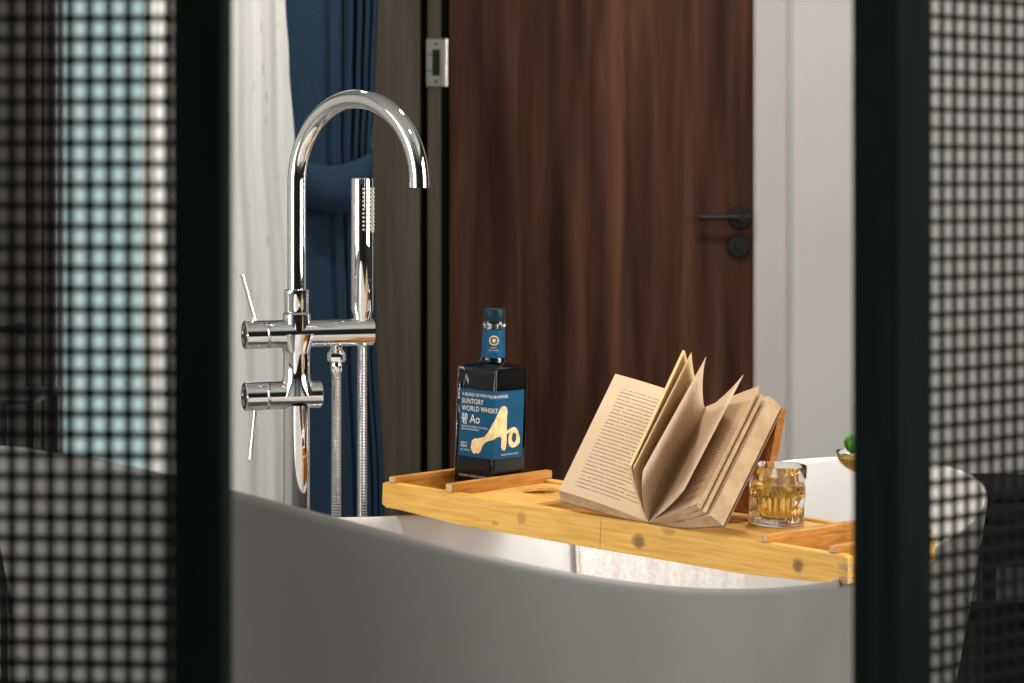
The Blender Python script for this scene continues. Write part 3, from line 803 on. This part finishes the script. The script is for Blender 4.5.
# ================================================================== TUMBLER
GC = TP(.570, .151, .0338)
tum = thing('whisky_tumbler', 'ribbed clear tumbler of golden whisky right of the book', 'glass', mw=frame(GC))
RG, HG = .0368, .0775
def rib(r, h, a):
    if r < .030: return r
    k = 0
    if .010 < h < .047: k = min(1, (h-.010)/.004, (.047-h)/.004)
    if h <= .010: return r*(1-.012*(.5+.5*cos(48*a)))
    return r-.0023*k*(abs(sin(13*a))**1.2)
bm = bmesh.new()
prof = [(0, .0015), (.026, .0015), (.030, 0), (.0345, .001), (.0358, .004), (.0358, .008), (.0350, .0095), (.0352, .0105)]
prof += [(.0352+.0012*i/11, .012+.034*i/11) for i in range(12)]+[(.0365, .048), (.0368, .060), (.0370, HG-.001), (.0364, HG), (.0357, HG-.001), (.0354, .06), (.0340, .03), (.0330, .014), (.030, .0105), (0, .010)]
prof = [(r*1.03, h*1.02) for r, h in prof]
lathe(bm, prof, 26*8, rfun=lambda r, h, a: rib(r, h, a) if r > .0354 and h < .05 else r)
from_bm('glass_body', bm, glass, tum, True, 60)
bm = bmesh.new()
lathe(bm, [(0, .0099), (.0300, .0103), (.0331, .0138), (.0349, .03), (.0359, .046), (.0362, .0545), (.0345, .0540), (0, .0540)], 96)
wl = from_bm('whisky', bm, whisky, tum, True, 60)
for (ix, iy, iz, rz, rx, sz, lb) in ((-.011, .006, .050, .5, .25, .0125, 'larger clear ice cube on the left in the tumbler'), (.013, -.004, .0495, 1.1, -.35, .0115, 'smaller tilted ice cube on the right in the tumbler')):
    bm = bmesh.new(); box(bm, -sz, sz, -sz, sz, -sz, sz, bev=.003)
    ic = from_bm('ice_cube', bm, ice_m, None, True, 50)
    ic.matrix_world = frame(GC)@Matrix.Translation((ix, iy, iz))@Matrix.Rotation(rz, 4, 'Z')@Matrix.Rotation(rx, 4, 'X')
    tag(ic, lb, 'ice cube', 'ice cubes in the whisky tumbler')

# ================================================================== COUPE with mint, right section of the tray
CC = TP(.704, .160, .0112)
cp = thing('cocktail_coupe', 'stemmed coupe of amber drink half hidden by the right screen post', 'glass', mw=frame(CC))
bm = bmesh.new()
ZB = .105
prof = [(0, 0), (.030, 0), (.031, .001), (.028, .0022), (.006, .0045), (.0033, .010), (.003, .03), (.0032, .085), (.0045, .098), (.012, .1035)]
for i in range(1, 12):
    a = pi/2*i/11; prof.append((.0120+.0330*sin(a)**.9, ZB+.025*(1-cos(a))**.9))
prof += [(.0448, ZB+.0265), (.0440, ZB+.025)]
for i in range(1, 10):
    a = pi/2*(1-i/10); prof.append((.0105+.0325*sin(a)**.9, ZB+.002+.0235*(1-cos(a))**.9))
prof.append((0, ZB+.0015))
lathe(bm, prof, 72); from_bm('glass_body', bm, glass, cp, True, 60)
bm = bmesh.new()
prof = [(0, ZB+.0016)]
for i in range(1, 9):
    a = pi/2*i/9.6; prof.append((.0105+.0328*sin(a)**.9, ZB+.0019+.0235*(1-cos(a))**.9))
prof.append((0, prof[-1][1])); zl = prof[-1][1]
lathe(bm, prof, 64); from_bm('drink', bm, cocktail, cp, True, 60)
def leaf_bm(bm, base, d_, up, L_, W_):
    d_ = Vector(d_).normalized(); up = Vector(up); sd = d_.cross(up).normalized(); nn = sd.cross(d_)
    rows = []
    for i in range(9):
        t_ = i/8; w = W_*sin(pi*min(.98, t_*.9+.05))**.7*(1+.12*(i % 2))
        c = Vector(base)+d_*L_*t_+nn*(.25*L_*t_*t_)
        rows.append([bm.verts.new(c+sd*w*q+nn*(.35*w*abs(q))) for q in (-1, -.5, 0, .5, 1)])
    for A, B in zip(rows, rows[1:]):
        for k in range(4): bm.faces.new((A[k], A[k+1], B[k+1], B[k]))
bm = bmesh.new()
for k in range(9):
    a = k*2.4; leaf_bm(bm, (-.024+.004*cos(a), -.008+.004*sin(a), zl+.004), (cos(a)*.5, sin(a)*.5, .85), (0, 0, 1), .024-.0010*k, .0085)
mint = from_bm('mint_sprig', bm, mint_m, None, True); mint.matrix_world = frame(CC)
md = mint.modifiers.new('thick', 'SOLIDIFY'); md.thickness = .0005
tag(mint, 'green mint sprig in the amber drink beside the right post', 'mint')

# ================================================================== FAUCET
FC = Vector((-.3178, 3.10, 0)); fz = lambda py: CZ-(py-HY)*3.10/F
fau = thing('bath_faucet', 'floor-standing chrome bath faucet with hand shower beside the bathtub', 'faucet', FC)
def fl(name, bm, m=chrome, parent=None, auto=35): return from_bm(name, bm, m, parent or fau, True, auto)
YW = radians(20); BD = Vector((cos(YW), sin(YW), 0)); BN = Vector((sin(YW), -cos(YW), 0))
zb1, zb2 = fz(333.5), fz(394.5)
RB = .0208
bm = bmesh.new(); lathe(bm, [(0, 0), (.055, 0), (.055, .008), (.05, .012), (.0195, .012), (.0195, zb2-.015)], 48)
lathe(bm, [(.0199, fz(427)), (.0199, fz(424))], 48)
fl('column', bm)
bm = bmesh.new()   # collar and swan neck
prof = [(.030, zb2+.0), (.0205, zb2+.024), (.0198, zb2+.030), (.0198, zb1-.030), (.0205, zb1-.024), (.030, zb1)]
lathe(bm, prof, 48); fl('bridge', bm)
for nm, zc_, t1 in (('mixer_barrel', zb1, .116), ('mixer_barrel', zb2, .036)):
    bm = bmesh.new()
    lathe(bm, [(0, -.0440), (RB-.003, -.0440), (RB, -.0432), (RB, t1-.0015), (RB-.0015, t1), (0, t1)], 64, (0, 0, zc_), BD)
    br = fl(nm, bm, auto=30)
    bm = bmesh.new()
    lathe(bm, [(0, -.0780), (RB-.006, -.0780), (RB-.006, -.0790), (RB-.0015, -.0792), (RB+.0004, -.0775), (RB+.0004, -.0478), (RB-.001, -.0462), (RB-.004, -.0458), (RB-.004, -.043)], 64, (0, 0, zc_), BD)
    kn = fl('control_knob', bm, auto=30)
    sg = 1 if zc_ == zb1 else -1
    bm = bmesh.new()
    p0 = BD*(-.062)+Vector((0, 0, zc_+sg*(RB-.003)))
    p1 = p0+Vector((-.019, -.006, .071)) if sg > 0 else p0+Vector((-.007, -.006, -.074))
    tube(bm, [p0, p0.lerp(p1, .5), p1], .0030, 16); fl('lever', bm, chrome, br, 50)
sp = bmesh.new()
lathe(sp, [(.0205, zb1+.005), (.0205, fz(314)), (.0180, fz(312)), (.0180, fz(305)), (.0182, fz(304.5)), (.0182, fz(290)), (.0168, fz(289)), (.0135, fz(289))], 48)
fl('spout_collar', sp)
RA = .1212; za = fz(183); AD = Vector((.775, -.632, 0))
pts = [Vector((0, 0, fz(292))), Vector((0, 0, fz(260))), Vector((0, 0, fz(220))), Vector((0, 0, fz(195)))]
for k in range(49):
    a = pi-pi*k/48; pts.append(AD*(RA+RA*cos(a))+Vector((0, 0, za+RA*sin(a))))
pts.append(pts[-1]+Vector((.0, 0, -.006)))
bm = bmesh.new(); tube(bm, pts, .0137, 40, caps=False)
tube(bm, [pts[-1]+Vector((0, 0, .004)), pts[-1]+Vector((0, 0, .0045))], .0128, 40)
fl('spout', bm, auto=60)
# hose fitting
h1 = BD*.0606; h2 = BD*.1005
bm = bmesh.new()
lathe(bm, [(.0085, zb1-.018), (.0085, fz(350)), (.0105, fz(351)), (.0105, fz(354)), (.0080, fz(355)), (.0080, fz(364)), (.0085, fz(366)), (.0085, fz(373)), (.0075, fz(374))], 40, h1)
lathe(bm, [(.0118, fz(353)), (.0138, fz(355)), (.0138, fz(361.5)), (.0118, fz(363.5))], 6, h1)
fl('hose_fitting', bm)
# metal hose: down, U-turn near the floor, back up to the shower bracket
pts = []
zt1, zt2, zu = fz(373), zb1-.019, .16
nst = 330
def path():
    segs = []
    mid = (h1+h2)/2; R_ = (h2-h1).length/2; dd = (h2-h1).normalized()
    L1 = zt1-zu; L2 = pi*R_; L3 = zt2-zu; step = .0021; n_ = int((L1+L2+L3)/step)
    for i in range(n_+1):
        d_ = i*step
        if d_ < L1: segs.append(h1+Vector((0, 0, zt1-d_)))
        elif d_ < L1+L2: a = pi+(d_-L1)/R_; segs.append(mid+dd*R_*cos(a)+Vector((0, 0, zu+R_*sin(a))))
        else: segs.append(h2+Vector((0, 0, zu+d_-L1-L2)))
    return segs
pts = path(); bm = bmesh.new()
tube(bm, pts, lambda i: .0080 if i % 2 else .0062, 20); fl('shower_hose', bm, mat('hose_chrome', (.8, .8, .8), .15, 1.0), auto=10)
# hand shower in its bracket
bm = bmesh.new()
lathe(bm, [(0, zb1+RB-.004), (.0125, zb1+RB-.004), (.0135, fz(316)), (.0165, fz(311)), (.0165, fz(180)), (.0155, fz(178)), (0, fz(178))], 48, h2)
hs = fl('hand_shower', bm, auto=30)
# spray face with rubber nubs, turned right and slightly towards the tub
a0 = radians(-62)+0.35
bm = bmesh.new()
for i in range(11):
    for j in range(5):
        a = a0+radians(-38+19*j); zz = fz(189)-(fz(189)-fz(232))*(i+(.5 if j % 2 else 0))/10.5
        dd = Vector((cos(a), sin(a), 0)); lathe(bm, [(.0019, -.001), (.0017, .0016), (0, .0019)], 8, h2+dd*.0165+Vector((0, 0, zz)), dd)
from_bm('spray_nozzle', bm, rubber, hs, True, 50)

# ================================================================== MESH SCREENS
def screen(name, label, origin, yaw, sgn, post_w, post_d, width, px, pz, bar, z0=.02, z1=2.5):
    """origin = near inner corner of the post on the floor; the panel runs along local x*sgn."""
    t = thing(name, label, 'screen', origin); t.rotation_euler = (0, 0, yaw)
    xa, xb = (0, post_w) if sgn > 0 else (-post_w, 0)
    bx('post', (xa, xb, 0, post_d, 0, z1), frame_black, t, .0015)
    x0 = post_w if sgn > 0 else -post_w-width; x1 = x0+width
    bx('bottom_rail', (x0, x1, 0, post_d, 0, z0+.03), frame_black, t, .0015)
    bx('top_rail', (x0, x1, 0, post_d, z1-.04, z1), frame_black, t, .0015)
    xa2, xb2 = (x1, x1+post_w) if sgn > 0 else (x0-post_w, x0)
    bx('post', (xa2, xb2, 0, post_d, 0, z1), frame_black, t, .0015)
    bm = bmesh.new(); yc = post_d/2
    x = post_w+px*.5 if sgn > 0 else -post_w-px*.5; k = 0
    while abs(x) < post_w+width:
        box(bm, x-bar/2, x+bar/2, yc-.001, yc+.001, z0, z1-.02); x += px*sgn
    z = z0+.03+pz/2
    while z < z1-.04:
        box(bm, x0, x1, yc-.0012, yc+.0012, z-bar/2, z+bar/2); z += pz
    from_bm('mesh_sheet', bm, mesh_black, t)
    return t
YL = 1.19
screen('mesh_screen', 'black framed mesh screen panel along the left edge of the view', ((222.5-512)/F*YL, YL, 0), radians(-4), -1, .0295, .03, .36, .0114, .0120, .0040)
YR = 1.30
screen('mesh_screen', 'black framed mesh screen panel angled away at the right edge of the view', ((895.5-512)/F*YR, YR, 0), radians(37), 1, .0335, .037, .36, .0120, .0120, .0035)

# ================================================================== CABINET, TOWEL, SIDE TABLE
cab = thing('black_cabinet', 'low black open cabinet seen through the right mesh screen', 'cabinet', (.98, 3.75, 0))
YC = 3.6; cz_ = lambda py: CZ-(py-HY)*YC/F
bx('top_box', (-.17, .45, -.15, .25, cz_(567), cz_(527)), cabinet_black, cab, .003)
bx('base_box', (-.17, .45, -.15, .25, 0, cz_(647)), cabinet_black, cab, .003)
for x in (-.168, .42):
    for y in (-.14, .22): bx('leg', (x, x+.02, y, y+.02, cz_(647), cz_(567)), cabinet_black, cab)
bx('back_panel', (-.15, .43, .235, .245, cz_(647), cz_(567)), mat('teal_grey_board', (.30, .40, .36), .6), cab)
bm = bmesh.new()
for k, (w, h, y) in enumerate(((.23, .020, 0), (.22, .018, .004), (.21, .016, .0))):
    z = cz_(527)+.001+sum((.021, .019, .017)[:k]); box(bm, -.16, -.16+w, -.13+y, .10, z, z+h, bev=.007)
dt = from_bm('folded_towel', bm, towel_dark, None, True, 50); dt.location = (.98, 3.75, 0)
tag(dt, 'folded dark towel lying on top of the low black cabinet', 'towel')

st = thing('side_table', 'slim black side table behind the raised end of the bathtub', 'table', (-.92, 4.0, 0))
zt = CZ-(393-HY)*4.0/F
bx('table_top', (-.03, .035, -.12, .12, zt-.010, zt), black_metal, st, .002)
for x in (-.028, .020):
    for y in (-.11, .10): bx('leg', (x, x+.013, y, y+.013, 0, zt-.010), black_metal, st)
tbz = CZ-(328-HY)*5.2/F
bm = bmesh.new(); tube(bm, [(-1.6, 5.13, tbz-.006), (-1.19, 5.13, tbz+.004)], .006, 16)
tr_ = from_bm('towel_bar', bm, black_metal, None, True, 50)
for x in (-1.58, -1.22):
    bm = bmesh.new(); lathe(bm, [(.006, 0), (.006, .078), (.014, .078), (.014, .082)], 16, (x, 5.13, tbz), (0, 1, 0)); from_bm('bracket', bm, black_metal, tr_, True, 50)
tag(tr_, 'thin dark towel bar on the dark wall panelling at far left', 'towel bar')

# ================================================================== LIGHTS
def area(name, loc, rot, sx, sy, W, col=(1, 1, 1), spread=180):
    ld = bpy.data.lights.new(name, 'AREA'); ld.shape = 'RECTANGLE'; ld.size = sx; ld.size_y = sy; ld.energy = W; ld.color = col; ld.spread = radians(spread)
    o = bpy.data.objects.new(name, ld); COL.objects.link(o); o.location = loc; o.rotation_euler = rot; return o
area('fill_side_window', (XL-.35, 1.0, 1.55), (0, -pi/2, 0), 1.8, 2.2, 85, (1, .97, .93))  # fill lamp behind the added left window
area('fill_right_window', (XR+.35, 1.8, 1.6), (0, pi/2, 0), 1.6, 1.8, 120, (1, .97, .93))  # fill lamp behind the added right window
for i, (x, y, W) in enumerate(((.55, 3.7, 34), (-.8, 3.9, 30), (.3, 1.9, 16))):  # the window-side one is unseen, placed and raised to brighten the curtains
    cl = thing('ceiling_light', ('round recessed ceiling downlight above the bathtub', 'unseen ceiling downlight placed to brighten the curtains', 'round recessed ceiling downlight near the screens')[i], 'ceiling light', (x, y, ZC))
    bm = bmesh.new(); lathe(bm, [(.065, -.001), (.085, -.001), (.085, -.006), (.065, -.004)], 40, closed=True); from_bm('trim_ring', bm, casing_white, cl, True, 40)
    bm = bmesh.new(); lathe(bm, [(0, -.002), (.065, -.002)], 40)
    em = mat('lamp_diffuser', (.9, .9, .9), .5, 0, **{'Emission Color': (1, .93, .82, 1), 'Emission Strength': 6.0}); from_bm('diffuser', bm, em, cl)
    ld = bpy.data.lights.new('downlight', 'AREA'); ld.shape = 'DISK'; ld.size = .16; ld.energy = W; ld.color = (1, .93, .84)
    lo_ = bpy.data.objects.new('downlight', ld); COL.objects.link(lo_); lo_.location = (x, y, ZC-.012)

wd = bpy.data.worlds.new('daylight'); SC.world = wd; wd.use_nodes = True
bg = wd.node_tree.nodes['Background']; bg.inputs[0].default_value = (.60, .70, .685, 1); bg.inputs[1].default_value = .9

# ================================================================== CAMERA
cd = bpy.data.cameras.new('camera'); cam = bpy.data.objects.new('camera', cd); COL.objects.link(cam); SC.camera = cam
cam.location = CAM; cam.rotation_euler = (pi/2, 0, 0)
cd.sensor_width = 36; cd.lens = 36*F/1024; cd.shift_y = (HY-341.5)/1024
cd.clip_start = .05
cd.dof.use_dof = True; cd.dof.focus_distance = 2.92; cd.dof.aperture_fstop = 7.0; cd.dof.aperture_blades = 9

SC.view_settings.view_transform = 'Standard'; SC.view_settings.look = 'None'
SC.view_settings.exposure = 0.0; SC.view_settings.gamma = 1.0; SC.view_settings.use_curve_mapping = False
SC.cycles.max_bounces = 16; SC.cycles.transmission_bounces = 14; SC.cycles.glossy_bounces = 8; SC.cycles.transparent_max_bounces = 12
SC.cycles.caustics_refractive = True
